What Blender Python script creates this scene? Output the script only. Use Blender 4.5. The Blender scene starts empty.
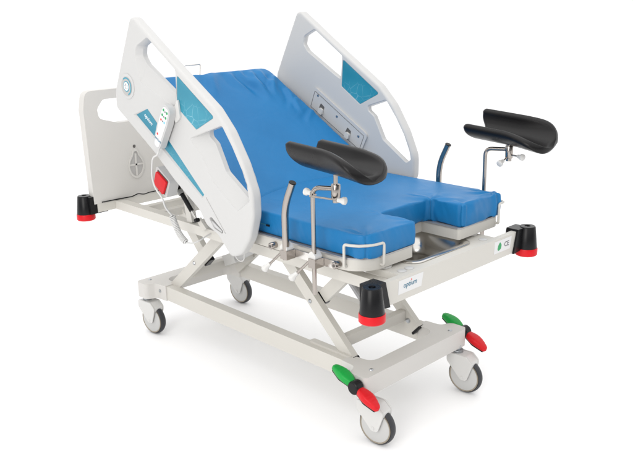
import bpy, bmesh, math, random
from mathutils import Vector, Matrix, noise
from mathutils.geometry import tessellate_polygon

random.seed(7)
sc = bpy.context.scene
COL = sc.collection
PI = math.pi
V = Vector

# ------------------------------------------------------------------ materials
def srgb(r, g, b):
    f = lambda c: (c/255/12.92 if c/255 <= .04045 else ((c/255+.055)/1.055)**2.4)
    return (f(r), f(g), f(b), 1)

def new_mat(name):
    m = bpy.data.materials.new(name); m.use_nodes = True
    nt = m.node_tree; b = nt.nodes['Principled BSDF']
    return m, nt, b

def simple(name, col, rough=.4, metal=0, bump=0, bscale=200, var=0, vscale=6, coat=0, spec=None, aniso=None):
    m, nt, b = new_mat(name)
    c = tuple(col[:3]) + (1,)
    b.inputs['Base Color'].default_value = c
    b.inputs['Roughness'].default_value = rough
    b.inputs['Metallic'].default_value = metal
    if coat: b.inputs['Coat Weight'].default_value = coat; b.inputs['Coat Roughness'].default_value = .15
    if spec is not None: b.inputs['Specular IOR Level'].default_value = spec
    tc = nt.nodes.new('ShaderNodeTexCoord')
    if var:
        n = nt.nodes.new('ShaderNodeTexNoise'); n.inputs['Scale'].default_value = vscale; n.inputs['Detail'].default_value = 5
        mp = nt.nodes.new('ShaderNodeMapRange'); mp.inputs['To Min'].default_value = 1-var; mp.inputs['To Max'].default_value = 1+var
        mx = nt.nodes.new('ShaderNodeMix'); mx.data_type = 'RGBA'; mx.blend_type = 'MULTIPLY'; mx.inputs['Factor'].default_value = 1
        nt.links.new(tc.outputs['Object'], n.inputs['Vector']); nt.links.new(n.outputs['Fac'], mp.inputs['Value'])
        mx.inputs['A'].default_value = c
        nt.links.new(mp.outputs['Result'], mx.inputs['B']); nt.links.new(mx.outputs['Result'], b.inputs['Base Color'])
        mr = nt.nodes.new('ShaderNodeMapRange'); mr.inputs['To Min'].default_value = max(.02, rough-.08); mr.inputs['To Max'].default_value = rough+.08
        nt.links.new(n.outputs['Fac'], mr.inputs['Value']); nt.links.new(mr.outputs['Result'], b.inputs['Roughness'])
    if bump:
        n2 = nt.nodes.new('ShaderNodeTexNoise'); n2.inputs['Scale'].default_value = bscale; n2.inputs['Detail'].default_value = 3
        bp = nt.nodes.new('ShaderNodeBump'); bp.inputs['Strength'].default_value = bump; bp.inputs['Distance'].default_value = .002
        nt.links.new(tc.outputs['Object'], n2.inputs['Vector']); nt.links.new(n2.outputs['Fac'], bp.inputs['Height'])
        nt.links.new(bp.outputs['Normal'], b.inputs['Normal'])
    return m

M = {}
M['paint'] = simple('cream_powder_coat', (.57, .552, .51), .42, bump=.08, bscale=350, var=.02, vscale=3)
M['abs'] = simple('white_moulded_plastic', (.53, .528, .522), .42, bump=.06, bscale=260, var=.012, vscale=4, spec=.3)
M['warm'] = simple('warm_white_plastic', (.585, .57, .545), .42, bump=.06, bscale=260, var=.012, vscale=4, spec=.35)
M['white'] = simple('white_plastic', (.60, .595, .58), .35, var=.015)
M['chrome'] = simple('stainless_tube', (.37, .338, .312), .18, 1, var=.03, vscale=30)
M['steel'] = simple('brushed_stainless', (.72, .70, .67), .22, 1, var=.05, vscale=14)
M['trim'] = simple('grey_edge_trim', (.40, .40, .41), .3, .5, var=.05)
M['bolt'] = simple('zinc_bolt', (.42, .44, .46), .3, 1, var=.05, vscale=60)
M['black'] = simple('black_plastic', (.008, .008, .009), .28, bump=.12, bscale=300, var=.06, spec=.22)
M['blackpad'] = simple('black_vinyl', (.0075, .007, .0075), .30, bump=.25, bscale=420, var=.10, vscale=20, spec=.2, coat=.06)
M['tyre'] = simple('dark_grey_tyre', (.028, .029, .034), .5, bump=.1, bscale=200, var=.08)
M['tan'] = simple('tan_wheel_ring', (.30, .26, .20), .5, var=.05)
M['red'] = simple('red_plastic', (.60, .006, .012), .36, var=.05, bump=.06, spec=.28)
M['green'] = simple('green_plastic', (.006, .32, .05), .36, var=.05, bump=.06, spec=.28)
M['dark'] = simple('dark_grey_recess_shade', (.10, .095, .09), .6, var=.05)  # dark grey of the rail screws; also recess shade put into colour
M['grey'] = simple('grey_plastic', (.30, .30, .29), .4, var=.04)
M['disc'] = simple('pale_grey_disc', (.50, .50, .49), .4, var=.03)
M['recess'] = simple('mid_grey_recess_shade', (.42, .41, .40), .5, var=.03)  # own grey of the rail emblem disc, and painted shade inside the drop
M['lgrey'] = simple('light_grey_plastic', (.50, .50, .50), .4, var=.03)
M['tealflat'] = simple('teal_print', (.02, .27, .38), .35, var=.03)
M['ink'] = simple('dark_teal_ink', (.008, .15, .25), .5, var=.03)
M['inkred'] = simple('red_ink', (.7, .03, .03), .5, var=.03)
M['inkgreen'] = simple('green_ink', (.02, .30, .10), .5, var=.03)
M['inkblue'] = simple('light_blue_ink', (.20, .55, .85), .5, var=.03)
M['inkgrey'] = simple('grey_ink', (.10, .10, .12), .5, var=.03)
M['inkwhite'] = simple('white_ink', (.85, .87, .88), .5, var=.02)
M['sticker'] = simple('white_sticker', (.68, .68, .68), .3, var=.01)
M['cable'] = simple('pale_grey_cable', (.58, .58, .57), .45, var=.03)

def teal_mat():
    m, nt, b = new_mat('teal_network_print')
    tc = nt.nodes.new('ShaderNodeTexCoord')
    # thin pale network lines printed on the film
    nz = nt.nodes.new('ShaderNodeTexNoise'); nz.inputs['Scale'].default_value = 9; nz.inputs['Detail'].default_value = 2
    add = nt.nodes.new('ShaderNodeVectorMath'); add.operation = 'MULTIPLY_ADD'
    add.inputs[1].default_value = (.03, .03, .03)
    nt.links.new(tc.outputs['Object'], nz.inputs['Vector'])
    nt.links.new(nz.outputs['Color'], add.inputs[0]); nt.links.new(tc.outputs['Object'], add.inputs[2])
    vo = nt.nodes.new('ShaderNodeTexVoronoi'); vo.feature = 'DISTANCE_TO_EDGE'; vo.inputs['Scale'].default_value = 24
    nt.links.new(add.outputs['Vector'], vo.inputs['Vector'])
    mr = nt.nodes.new('ShaderNodeMapRange'); mr.inputs['From Min'].default_value = 0; mr.inputs['From Max'].default_value = .035
    mr.inputs['To Min'].default_value = 1; mr.inputs['To Max'].default_value = 0
    nt.links.new(vo.outputs['Distance'], mr.inputs['Value'])
    n2 = nt.nodes.new('ShaderNodeTexNoise'); n2.inputs['Scale'].default_value = 7; n2.inputs['Detail'].default_value = 3
    nt.links.new(tc.outputs['Object'], n2.inputs['Vector'])
    m2 = nt.nodes.new('ShaderNodeMapRange'); m2.inputs['From Min'].default_value = .45; m2.inputs['From Max'].default_value = .7
    nt.links.new(n2.outputs['Fac'], m2.inputs['Value'])
    mul = nt.nodes.new('ShaderNodeMath'); mul.operation = 'MULTIPLY'; mul.use_clamp = True
    nt.links.new(mr.outputs['Result'], mul.inputs[0]); nt.links.new(m2.outputs['Result'], mul.inputs[1])
    # two tone ground of the print
    n3 = nt.nodes.new('ShaderNodeTexNoise'); n3.inputs['Scale'].default_value = 4
    nt.links.new(tc.outputs['Object'], n3.inputs['Vector'])
    cr = nt.nodes.new('ShaderNodeValToRGB')
    cr.color_ramp.elements[0].color = (.009, .19, .285, 1); cr.color_ramp.elements[0].position = .35
    cr.color_ramp.elements[1].color = (.04, .28, .385, 1); cr.color_ramp.elements[1].position = .68
    nt.links.new(n3.outputs['Fac'], cr.inputs['Fac'])
    mx = nt.nodes.new('ShaderNodeMix'); mx.data_type = 'RGBA'; mx.inputs['B'].default_value = (.42, .68, .76, 1)
    ml = nt.nodes.new('ShaderNodeMath'); ml.operation = 'MULTIPLY'; ml.inputs[1].default_value = .5
    nt.links.new(mul.outputs[0], ml.inputs[0])
    nt.links.new(ml.outputs[0], mx.inputs['Factor']); nt.links.new(cr.outputs['Color'], mx.inputs['A'])
    nt.links.new(mx.outputs['Result'], b.inputs['Base Color'])
    b.inputs['Roughness'].default_value = .3
    return m
M['teal'] = teal_mat()

def vinyl_mat():
    m, nt, b = new_mat('blue_coated_fabric')
    tc = nt.nodes.new('ShaderNodeTexCoord')
    n = nt.nodes.new('ShaderNodeTexNoise'); n.inputs['Scale'].default_value = 3.5; n.inputs['Detail'].default_value = 4
    nt.links.new(tc.outputs['Object'], n.inputs['Vector'])
    cr = nt.nodes.new('ShaderNodeValToRGB')
    cr.color_ramp.elements[0].color = (.007, .147, .366, 1); cr.color_ramp.elements[0].position = .3
    cr.color_ramp.elements[1].color = (.009, .168, .410, 1); cr.color_ramp.elements[1].position = .7
    nt.links.new(n.outputs['Fac'], cr.inputs['Fac']); nt.links.new(cr.outputs['Color'], b.inputs['Base Color'])
    b.inputs['Roughness'].default_value = .43
    b.inputs['Specular IOR Level'].default_value = .28
    # soft slack in the cover plus its fine weave
    n1 = nt.nodes.new('ShaderNodeTexNoise'); n1.inputs['Scale'].default_value = 9; n1.inputs['Detail'].default_value = 2; n1.inputs['Distortion'].default_value = .8
    n2 = nt.nodes.new('ShaderNodeTexNoise'); n2.inputs['Scale'].default_value = 500; n2.inputs['Detail'].default_value = 2
    nt.links.new(tc.outputs['Object'], n1.inputs['Vector']); nt.links.new(tc.outputs['Object'], n2.inputs['Vector'])
    b1 = nt.nodes.new('ShaderNodeBump'); b1.inputs['Strength'].default_value = .28; b1.inputs['Distance'].default_value = .012
    b2 = nt.nodes.new('ShaderNodeBump'); b2.inputs['Strength'].default_value = .18; b2.inputs['Distance'].default_value = .001
    nt.links.new(n1.outputs['Fac'], b1.inputs['Height']); nt.links.new(n2.outputs['Fac'], b2.inputs['Height'])
    nt.links.new(b1.outputs['Normal'], b2.inputs['Normal']); nt.links.new(b2.outputs['Normal'], b.inputs['Normal'])
    return m
M['vinyl'] = vinyl_mat()

# ------------------------------------------------------------------ objects
def tag(o, label=None, cat=None, group=None, kind=None):
    for k, v in (('label', label), ('category', cat), ('group', group), ('kind', kind)):
        if v: o[k] = v
    return o

def thing(name, label, cat, loc, group=None):
    o = bpy.data.objects.new(name, None); COL.objects.link(o)
    o.location = loc; o.empty_display_size = .05
    return tag(o, label, cat, group)

def root_loc(o):
    l = V((0, 0, 0))
    while o: l = l + o.location; o = o.parent
    return l

def obj(name, bm, mat, parent=None, bevel=0, seg=3, smooth=35, wn=True, label=None):
    """link a bmesh given in world coordinates as one mesh object"""
    if bevel:
        es = [e for e in bm.edges if len(e.link_faces) == 2 and e.calc_face_angle(0) > math.radians(30)]
        bmesh.ops.bevel(bm, geom=es, offset=bevel, segments=seg, profile=.5, affect='EDGES', clamp_overlap=True)
    bmesh.ops.recalc_face_normals(bm, faces=bm.faces)
    c = root_loc(parent) if parent else V((0, 0, 0))
    # the object's own origin sits at the middle of its bounds
    xs = [v.co for v in bm.verts]
    mid = V([(min(q[i] for q in xs)+max(q[i] for q in xs))/2 for i in range(3)])
    for v in bm.verts: v.co -= mid
    me = bpy.data.meshes.new(name); bm.to_mesh(me); bm.free()
    for p in me.polygons: p.use_smooth = True
    me.set_sharp_from_angle(angle=math.radians(smooth))
    me.materials.append(mat)
    o = bpy.data.objects.new(name, me); COL.objects.link(o)
    if parent: o.parent = parent
    o.location = mid - c
    if bevel and wn:
        w = o.modifiers.new('wn', 'WEIGHTED_NORMAL'); w.keep_sharp = True
    if label: o['label'] = label
    return o

def bm_new(): return bmesh.new()

def add_box(bm, x0, x1, y0, y1, z0, z1, mat=None):
    vs = [bm.verts.new(V(p)) for p in ((x0,y0,z0),(x1,y0,z0),(x1,y1,z0),(x0,y1,z0),(x0,y0,z1),(x1,y0,z1),(x1,y1,z1),(x0,y1,z1))]
    if mat:
        for v in vs: v.co = mat @ v.co
    for f in ((0,3,2,1),(4,5,6,7),(0,1,5,4),(1,2,6,5),(2,3,7,6),(3,0,4,7)): bm.faces.new([vs[i] for i in f])
    return bm

def add_bar(bm, a, b, w, h, up=(0, 1, 0)):
    """square bar between a and b; w along 'up', h across"""
    a, b = V(a), V(b); d = b-a; L = d.length; d.normalize()
    u = V(up); u = (u - d*u.dot(d)).normalized(); s = d.cross(u)
    m = Matrix((d, u, s)).transposed().to_4x4(); m.translation = a
    return add_box(bm, 0, L, -w/2, w/2, -h/2, h/2, m)

def smooth_path(pts, rad, n=7):
    pts = [V(p) for p in pts]; out = [pts[0]]
    for i in range(1, len(pts)-1):
        p0, p, p1 = pts[i-1], pts[i], pts[i+1]
        r = min(rad, (p-p0).length*.49, (p1-p).length*.49)
        a = p+(p0-p).normalized()*r; b = p+(p1-p).normalized()*r
        for k in range(n+1):
            t = k/n; out.append(a*(1-t)**2+p*2*t*(1-t)+b*t*t)
    out.append(pts[-1]); return out

def add_tube(bm, path, r, n=14, cap=True, radii=None):
    path = [V(p) for p in path]; rings = []
    t0 = (path[1]-path[0]).normalized()
    ref = V((0, 0, 1)) if abs(t0.z) < .9 else V((1, 0, 0))
    u = (ref - t0*ref.dot(t0)).normalized()
    for i, p in enumerate(path):
        if i == 0: t = t0
        elif i == len(path)-1: t = (path[-1]-path[-2]).normalized()
        else: t = (path[i+1]-path[i-1]).normalized()
        u = (u - t*u.dot(t)).normalized(); w = t.cross(u)
        rr = radii[i] if radii else r
        rings.append([bm.verts.new(p+(u*math.cos(2*PI*k/n)+w*math.sin(2*PI*k/n))*rr) for k in range(n)])
    for a, b in zip(rings, rings[1:]):
        for k in range(n): bm.faces.new((a[k], a[(k+1) % n], b[(k+1) % n], b[k]))
    if cap:
        bm.faces.new(rings[0][::-1]); bm.faces.new(rings[-1])
    return bm

def add_lathe(bm, prof, center, axis=(0, 0, 1), n=32):
    """profile of (radius, height) along axis, closed to caps if the radius is 0"""
    ax = V(axis).normalized(); ref = V((1, 0, 0)) if abs(ax.x) < .9 else V((0, 0, 1))
    u = (ref-ax*ref.dot(ax)).normalized(); w = ax.cross(u); c = V(center); rings = []
    for r, h in prof:
        if r < 1e-6: rings.append([bm.verts.new(c+ax*h)])
        else: rings.append([bm.verts.new(c+ax*h+(u*math.cos(2*PI*k/n)+w*math.sin(2*PI*k/n))*r) for k in range(n)])
    for a, b in zip(rings, rings[1:]):
        for k in range(n):
            q = [a[k % len(a)], a[(k+1) % len(a)], b[(k+1) % len(b)], b[k % len(b)]]
            q2 = []
            for v in q:
                if v not in q2: q2.append(v)
            if len(q2) > 2: bm.faces.new(q2)
    return bm

def fillet(poly, n=6):
    """poly of (a, b[, r]); points with r are rounded by an arc of n+1 points"""
    out = []; L = len(poly)
    for i in range(L):
        p = V(poly[i][:2]); r = poly[i][2] if len(poly[i]) > 2 else 0
        if not r: out.append(p); continue
        p0 = V(poly[i-1][:2]); p1 = V(poly[(i+1) % L][:2])
        d0 = (p0-p); d1 = (p1-p); l0, l1 = d0.length, d1.length; d0.normalize(); d1.normalize()
        ang = math.acos(max(-1, min(1, d0.dot(d1))))
        t = min(r/math.tan(ang/2), l0*.48, l1*.48); r2 = t*math.tan(ang/2)
        c = p+(d0+d1).normalized()*(r2/math.sin(ang/2))
        a = p+d0*t-c; b = p+d1*t-c
        a0 = math.atan2(a.y, a.x); da = math.atan2(b.y, b.x)-a0
        while da > PI: da -= 2*PI
        while da < -PI: da += 2*PI
        for k in range(n+1):
            q = a0+da*k/n; out.append(c+V((math.cos(q), math.sin(q)))*r2)
    return out

def area(p): return sum(p[i-1].x*p[i].y-p[i].x*p[i-1].y for i in range(len(p)))/2

def inset(p, d):
    """move a polygon inward by d (negative: outward)"""
    s = 1 if area(p) > 0 else -1; out = []; L = len(p)
    for i in range(L):
        e0 = (p[i]-p[i-1]); e1 = (p[(i+1) % L]-p[i])
        if e0.length < 1e-7: e0 = e1
        if e1.length < 1e-7: e1 = e0
        n0 = V((-e0.y, e0.x)).normalized()*s; n1 = V((-e1.y, e1.x)).normalized()*s
        m = n0+n1
        if m.length < 1e-6: m = n0
        m.normalize(); k = max(.45, m.dot(n0)); out.append(p[i]+m*(d/k))
    return out

def add_prism(bm, poly, h0, h1, plane='xy', hole=None):
    """extrude a polygon given in plane 'xy' (h = z), 'xz' (h = y) or 'yz' (h = x)"""
    f = {'xy': lambda a, b, h: V((a, b, h)), 'xz': lambda a, b, h: V((a, h, b)), 'yz': lambda a, b, h: V((h, a, b))}[plane]
    loops = [poly]+(hole or [])
    rings = [([bm.verts.new(f(p.x, p.y, h0)) for p in l], [bm.verts.new(f(p.x, p.y, h1)) for p in l]) for l in loops]
    for lo, hi in rings:
        n = len(lo)
        for i in range(n): bm.faces.new((lo[i], lo[(i+1) % n], hi[(i+1) % n], hi[i]))
    if not hole:
        bm.faces.new(rings[0][0][::-1]); bm.faces.new(rings[0][1])
    else:
        tri = tessellate_polygon([[V((p.x, p.y, 0)) for p in l] for l in loops])
        for k in (0, 1):
            fl = [v for r in rings for v in r[k]]
            for t in tri:
                try: bm.faces.new([fl[i] for i in t])
                except ValueError: pass
    return bm

def rect(x0, x1, y0, y1, r=0, n=6):
    return fillet([(x0, y0, r), (x1, y0, r), (x1, y1, r), (x0, y1, r)], n)

def text_bm(body, size, origin, xdir, ydir, depth=.0012, shear=0):
    """raised lettering in world space; origin is the middle of the word"""
    cu = bpy.data.curves.new('lettering', 'FONT'); cu.body = body; cu.size = size
    cu.align_x = 'CENTER'; cu.align_y = 'CENTER'; cu.extrude = depth/2; cu.shear = shear; cu.resolution_u = 4
    to = bpy.data.objects.new('lettering', cu); COL.objects.link(to)
    bpy.context.view_layer.update()
    me = bpy.data.meshes.new_from_object(to.evaluated_get(bpy.context.evaluated_depsgraph_get()))
    bpy.data.objects.remove(to); bm = bmesh.new(); bm.from_mesh(me); bpy.data.meshes.remove(me)
    x = V(xdir).normalized(); y = V(ydir); y = (y-x*y.dot(x)).normalized(); z = x.cross(y)
    m = Matrix((x, y, z)).transposed().to_4x4(); m.translation = V(origin)
    bmesh.ops.transform(bm, matrix=m, verts=bm.verts)
    return bm

# ------------------------------------------------------------------ the setting
fb = bm_new(); add_lathe(fb, [(0, 0), (3, 0), (12, 0), (60, 0)], (0, 0, 0), n=64)
fl = obj('floor', fb, simple('white_studio_floor', (.96, .96, .965), .6, var=.004, vscale=1.5, spec=.2))
fl['kind'] = 'structure'

# ------------------------------------------------------------------ the bed
bed = thing('hospital_bed', 'white height-adjustable birthing bed on four casters with raised slotted side rails', 'hospital bed', (0, 0, 0))

# -- wheeled base
RY = .272
base = None
for s in (-1, 1):
    b = bm_new(); add_box(b, -.70, .66, s*RY-.024*(1 if s > 0 else -1)-.024, s*RY-.024*(1 if s > 0 else -1)+.024, .207, .284)
    base = obj('base_frame' if s < 0 else 'base_rail', b, M['paint'], base or bed, bevel=.006)
base = base.parent
def end_cap(s):
    # seen from above: a cross bar with a wide foot at each corner, hollowed toward the rails
    o, i = .812, .728
    P = [(o, -.338, .018), (o, .338, .018), (.728, .338, .03), (.705, .284, .03), (.628, .279, .004), (.628, .214, .012),
         (i, .208, .045), (i, -.208, .045), (.628, -.214, .012), (.628, -.279, .004), (.705, -.284, .03), (.728, -.338, .03)]
    if s < 0: P = [(-p[0]-.014, p[1]) + p[2:] for p in P][::-1]
    b = bm_new(); add_prism(b, fillet(P, 6), .2045, .287)
    return obj('end_casting', b, M['warm'], base, bevel=.007)
cap_f = end_cap(1); cap_h = end_cap(-1)
for x, y in ((.775, -.262), (.775, .262), (-.79, -.275), (-.79, .275)):
    b = bm_new(); add_lathe(b, [(0, .005), (.006, .005), (.009, .0015), (.0095, 0)], (x, y, .2865), n=16); obj('bolt', b, M['bolt'], base, smooth=40)
for x, y in ((.672, -.2815), (-.69, -.2815)):
    b = bm_new(); add_lathe(b, [(0, .006), (.006, .006), (.0085, .002), (.0085, 0)], (x, y, .25), (0, -1, 0), n=16); obj('bolt', b, M['bolt'], base, smooth=40)
for s in (-1, 1):                                   # slide tracks of the lifting links
    b = bm_new()
    add_prism(b, rect(.40, .64, s*.228-.016, s*.228+.016, .012), .284, .293)
    obj('slide_track', b, M['paint'], base, bevel=.002)

# -- casters
def caster(x, y, yaw):
    R = .077; w = .016
    m = Matrix.Translation((x, y, 0)) @ Matrix.Rotation(yaw, 4, 'Z') @ Matrix.Scale(1.055, 4)
    tr = .040
    def put(b): bmesh.ops.transform(b, matrix=m, verts=b.verts); return b
    # white fork: a hood over the upper wheel and two cheeks tapering to the axle
    b = bm_new()
    hood = [(-.036, .1745, .012), (.054, .1745, .016), (.083, .149, .010), (.0825, .130), (.046, .1615, .02), (-.026, .1615), (-.031, .132), (-.036, .132)]
    add_prism(b, fillet(hood, 4), -.0248, .0248, 'xz')
    fk = obj('caster', put(b), M['white'], bed, bevel=.002, seg=2)
    cheek = [(-.037, .1755, .012), (.055, .1755, .016), (.084, .149, .012), (.083, .130, .006), (.060, .064, .016), (.032, .064, .016), (-.036, .136, .020)]
    for s in (-1, 1):
        b = bm_new(); add_prism(b, fillet(cheek, 5), s*.029-.004, s*.029+.004, 'xz'); obj('fork_cheek', put(b), M['white'], fk, bevel=.003, seg=2)
    b = bm_new(); add_lathe(b, [(0, .205), (.0125, .205), (.0125, .187), (.022, .186), (.022, .1735), (0, .1735)], (0, 0, 0), n=24)
    obj('stem', put(b), M['bolt'], fk)
    b = bm_new()
    prof = [(.066, -w+.002), (.0712, -w), (.0745, -w*.72), (.0764, -w*.36), (R, 0), (.0764, w*.36), (.0745, w*.72), (.0712, w), (.066, w-.002)]
    add_lathe(b, prof+[(.060, 0), prof[0]], (tr, 0, R), (0, 1, 0), n=56)
    obj('tyre', put(b), M['tyre'], fk, smooth=60)
    b = bm_new(); add_lathe(b, [(.0632, -w+.0005), (.0684, -w-.0016), (.0684, -w+.006), (.0684, w-.006), (.0684, w+.0016), (.0632, w-.0005), (.058, 0), (.0632, -w+.0005)], (tr, 0, R), (0, 1, 0), n=48)
    obj('wheel_ring', put(b), M['tan'], fk)
    b = bm_new(); add_lathe(b, [(0, -w-.005), (.02, -w-.005), (.056, -w-.004), (.0634, -w-.0005), (.0634, w+.0005), (.056, w+.004), (.02, w+.005), (0, w+.005)], (tr, 0, R), (0, 1, 0), n=48)
    obj('wheel_disc', put(b), M['disc'], fk)
    for s in (-1, 1):
        b = bm_new(); add_lathe(b, [(0, s*.036), (.006, s*.036), (.008, s*.0332), (.008, s*.028)], (tr, 0, R), (0, 1, 0), n=20)
        obj('axle_bolt', put(b), M['white'], fk)
for x, y, a in ((.797, -.301, .11), (.800, .293, .09), (-.790, -.302, .12), (-.785, .296, .08)): caster(x, y, a)

# -- brake pedals
def pedal(s):
    cx, cy, cz = .782, s*.362, .252
    m = Matrix.Translation((cx, cy, cz)) @ Matrix.Rotation(math.radians(24), 4, 'Y')
    def put(b): bmesh.ops.transform(b, matrix=m, verts=b.verts); return b
    half = [(.020, -.017), (.034, -.018, .01), (.070, -.027, .035), (.128, -.015, .011), (.128, .015, .011), (.070, .027, .035), (.034, .018, .01), (.020, .017)]
    b = bm_new()
    add_lathe(b, [(0, -.020), (.023, -.020), (.028, -.015), (.028, .016), (.024, .021), (0, .021)], (0, 0, 0), (0, 1, 0), n=28)
    add_lathe(b, [(0, -.055), (.011, -.055), (.011, .0), (0, .0)], (0, 0, 0), (0, -s*-1, 0), n=6)
    for q in (1, -1):
        P = [(q*p[0],)+p[1:] for p in half]
        add_prism(b, inset(fillet(P, 5), .004), -.0175, -.008)
    p = obj('brake_pedal', put(b), M['black'], bed, bevel=.002, seg=2)
    for q, mt in ((1, 'red'), (-1, 'green')):
        b = bm_new(); rings = []; N = 26
        # a lever that swells beside the hub, thins toward the toe and has a rounded back
        for i in range(N+1):
            t = i/N; x = .021+.110*t
            e = min(1, (1-t)/.10); e = math.sqrt(max(.02, 1-(1-e)**2))
            wd = (.0165+.0125*math.sin(PI*min(1, t*1.02)**.85)**1.3-.003*t)*e
            zt = .021-2.9*(x-.062)**2+.0006*math.cos(t*44)*(.35 < t < .95); zb = -.0125; zm = (zt+zb)/2; hh = (zt-zb)/2
            rings.append([b.verts.new(V((q*x, wd*math.copysign(abs(math.cos(a))**.55, math.cos(a)), zm+hh*e**.4*math.copysign(abs(math.sin(a))**.55, math.sin(a))))) for a in [2*PI*k/24 for k in range(24)]])
        for r0, r1 in zip(rings, rings[1:]):
            for k in range(24): b.faces.new((r0[k], r0[(k+1) % 24], r1[(k+1) % 24], r1[k]))
        b.faces.new(rings[0]); b.faces.new(rings[-1])
        obj(mt+'_tread', put(b), M[mt], p, smooth=60)
for s in (-1, 1): pedal(s)

# -- lifting links
LY = .215
def link(name, a, c, y, w=.030, h=.056):
    b = bm_new(); add_bar(b, (a[0], y, a[1]), (c[0], y, c[1]), w, h)
    return obj(name, b, M['paint'], bed, bevel=.004)
for s in (-1, 1):
    y = s*LY
    la = link('lifting_link', (-.655, .258), (-.135, .700), y)
    b = bm_new(); add_lathe(b, [(0, .022), (.006, .022), (.010, .018), (.010, .0145)], (-.437, y, .450), (0, s, 0), n=6); obj('pivot_bolt', b, M['bolt'], la)
    lb = link('lifting_strut', (-.585, .690), (-.385, .468), y-s*.034)
    b = bm_new(); add_bar(b, (-.386, y-s*.034, .469), (-.372, y-s*.034, .4535), .032, .058); obj('end_plug', b, M['black'], lb, bevel=.003)
    lc = link('lifting_link', (.178, .690), (.628, .268), y)
    b = bm_new(); add_lathe(b, [(0, .022), (.006, .022), (.010, .018), (.010, .0145)], (.398, y, .470), (0, s, 0), n=6)
    obj('pivot_bolt', b, M['bolt'], lc)
    b = bm_new(); add_lathe(b, [(0, .022), (.008, .022), (.012, .017), (.012, .0145)], (.588, y, .300), (0, -s, 0), n=20); obj('pivot_bolt', b, M['bolt'], lc)
    b = bm_new(); add_bar(b, (.6285, y, .2675), (.637, y, .2595), .032, .058); obj('end_plug', b, M['black'], lc, bevel=.002)
    ld = link('lifting_strut', (.438, .490), (.640, .690), y-s*.034)
    b = bm_new(); add_bar(b, (.4355, y-s*.034, .4875), (.4225, y-s*.034, .4745), .032, .058); obj('end_plug', b, M['black'], ld, bevel=.003)
b = bm_new(); add_box(b, .540, .575, -.1985, .1985, .298, .345); obj('cross_tube', b, M['paint'], bed, bevel=.004)
b = bm_new(); add_box(b, -.53, -.49, -.1985, .1985, .352, .395); obj('cross_tube', b, M['paint'], bed, bevel=.004)
# electric actuators between the links
b = bm_new(); add_tube(b, [(-.46, .02, .400), (-.16, .02, .560)], .024, 20)
act = obj('actuator', b, M['lgrey'], bed, smooth=50)
b = bm_new(); add_tube(b, [(-.158, .02, .561), (.0, .02, .648)], .013, 16); obj('piston', b, M['steel'], act, smooth=50)
b = bm_new(); add_bar(b, (-.49, .02, .392), (-.40, .02, .433), .056, .056); obj('motor_housing', b, M['white'], act, bevel=.012)
b = bm_new(); add_tube(b, [(.545, .03, .350), (.34, .03, .545)], .020, 20)
act = obj('actuator', b, M['trim'], bed, smooth=50)
b = bm_new(); add_tube(b, [(.339, .03, .546), (.24, .03, .655)], .011, 16); obj('piston', b, M['steel'], act, smooth=50)

for s, x in ((-1, .655), (1, .655)):
    b = bm_new(); add_box(b, x-.018, x+.018, s*.12-.018, s*.12+.018, .52, .6755); obj('hanger_post', b, M['paint'], bed, bevel=.003)
b = bm_new(); add_box(b, .640, .670, -.1015, .1015, .525, .560); obj('cross_tube', b, M['paint'], bed, bevel=.003)
# -- upper frame
b = bm_new(); add_box(b, -.976, -.929, -.462, .462, .672, .717); fr = obj('upper_frame', b, M['paint'], bed, bevel=.004)
for s in (-1, 1):
    b = bm_new(); add_box(b, -.928, .9565, s*.335-.024, s*.335+.024, .672, .716); obj('side_beam', b, M['paint'], fr, bevel=.004)
for x0, x1 in ((-.74, -.70), (-.60, -.56), (-.30, -.26), (.10, .14), (.60, .64)):
    b = bm_new(); add_box(b, x0, x1, -.3105, .3105, .676, .7125); obj('cross_beam', b, M['paint'], fr, bevel=.004)
b = bm_new(); add_box(b, -.70, -.602, -.06, .3, .680, .708); obj('frame_plate', b, M['paint'], fr, bevel=.003)
b = bm_new(); add_box(b, .957, .981, -.458, .458, .658, .748)
fbar = obj('foot_bar', b, M['paint'], bed, bevel=.004)
# stickers on the foot bar
def sticker(y0, y1, z0, z1, sk):
    b = bm_new(); add_prism(b, [V((y0, z0)), V((y1-sk, z0)), V((y1, z1)), V((y0+sk*.2, z1))], .9812, .9818, 'yz')
    return obj('sticker', b, M['sticker'], fbar)
st = sticker(-.350, -.205, .684, .736, .012)
ex, ez = (0, 1, 0), (0, 0, 1)
obj('lettering', text_bm('optium', .027, (.9823, -.283, .712), ex, ez, .0006, .18), M['ink'], st)
b = bm_new(); add_lathe(b, [(0, .0009), (.0026, .0009), (.0026, 0)], (.9818, -.2755, .7255), (1, 0, 0), n=14); obj('red_dot', b, M['inkred'], st)
st = sticker(.262, .392, .686, .738, .012)
b = bm_new()
for k in range(1):
    leaf = fillet([(.292, .694, .006), (.311, .700, .008), (.316, .717, .008), (.304, .731, .004), (.292, .719, .008), (.286, .703, .008)], 5)
    add_prism(b, leaf, .9819, .9824, 'yz')
obj('green_mark', b, M['inkgreen'], st)
obj('lettering', text_bm('CE', .030, (.9823, .354, .712), ex, ez, .0006, .0), M['inkgrey'], st)

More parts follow.
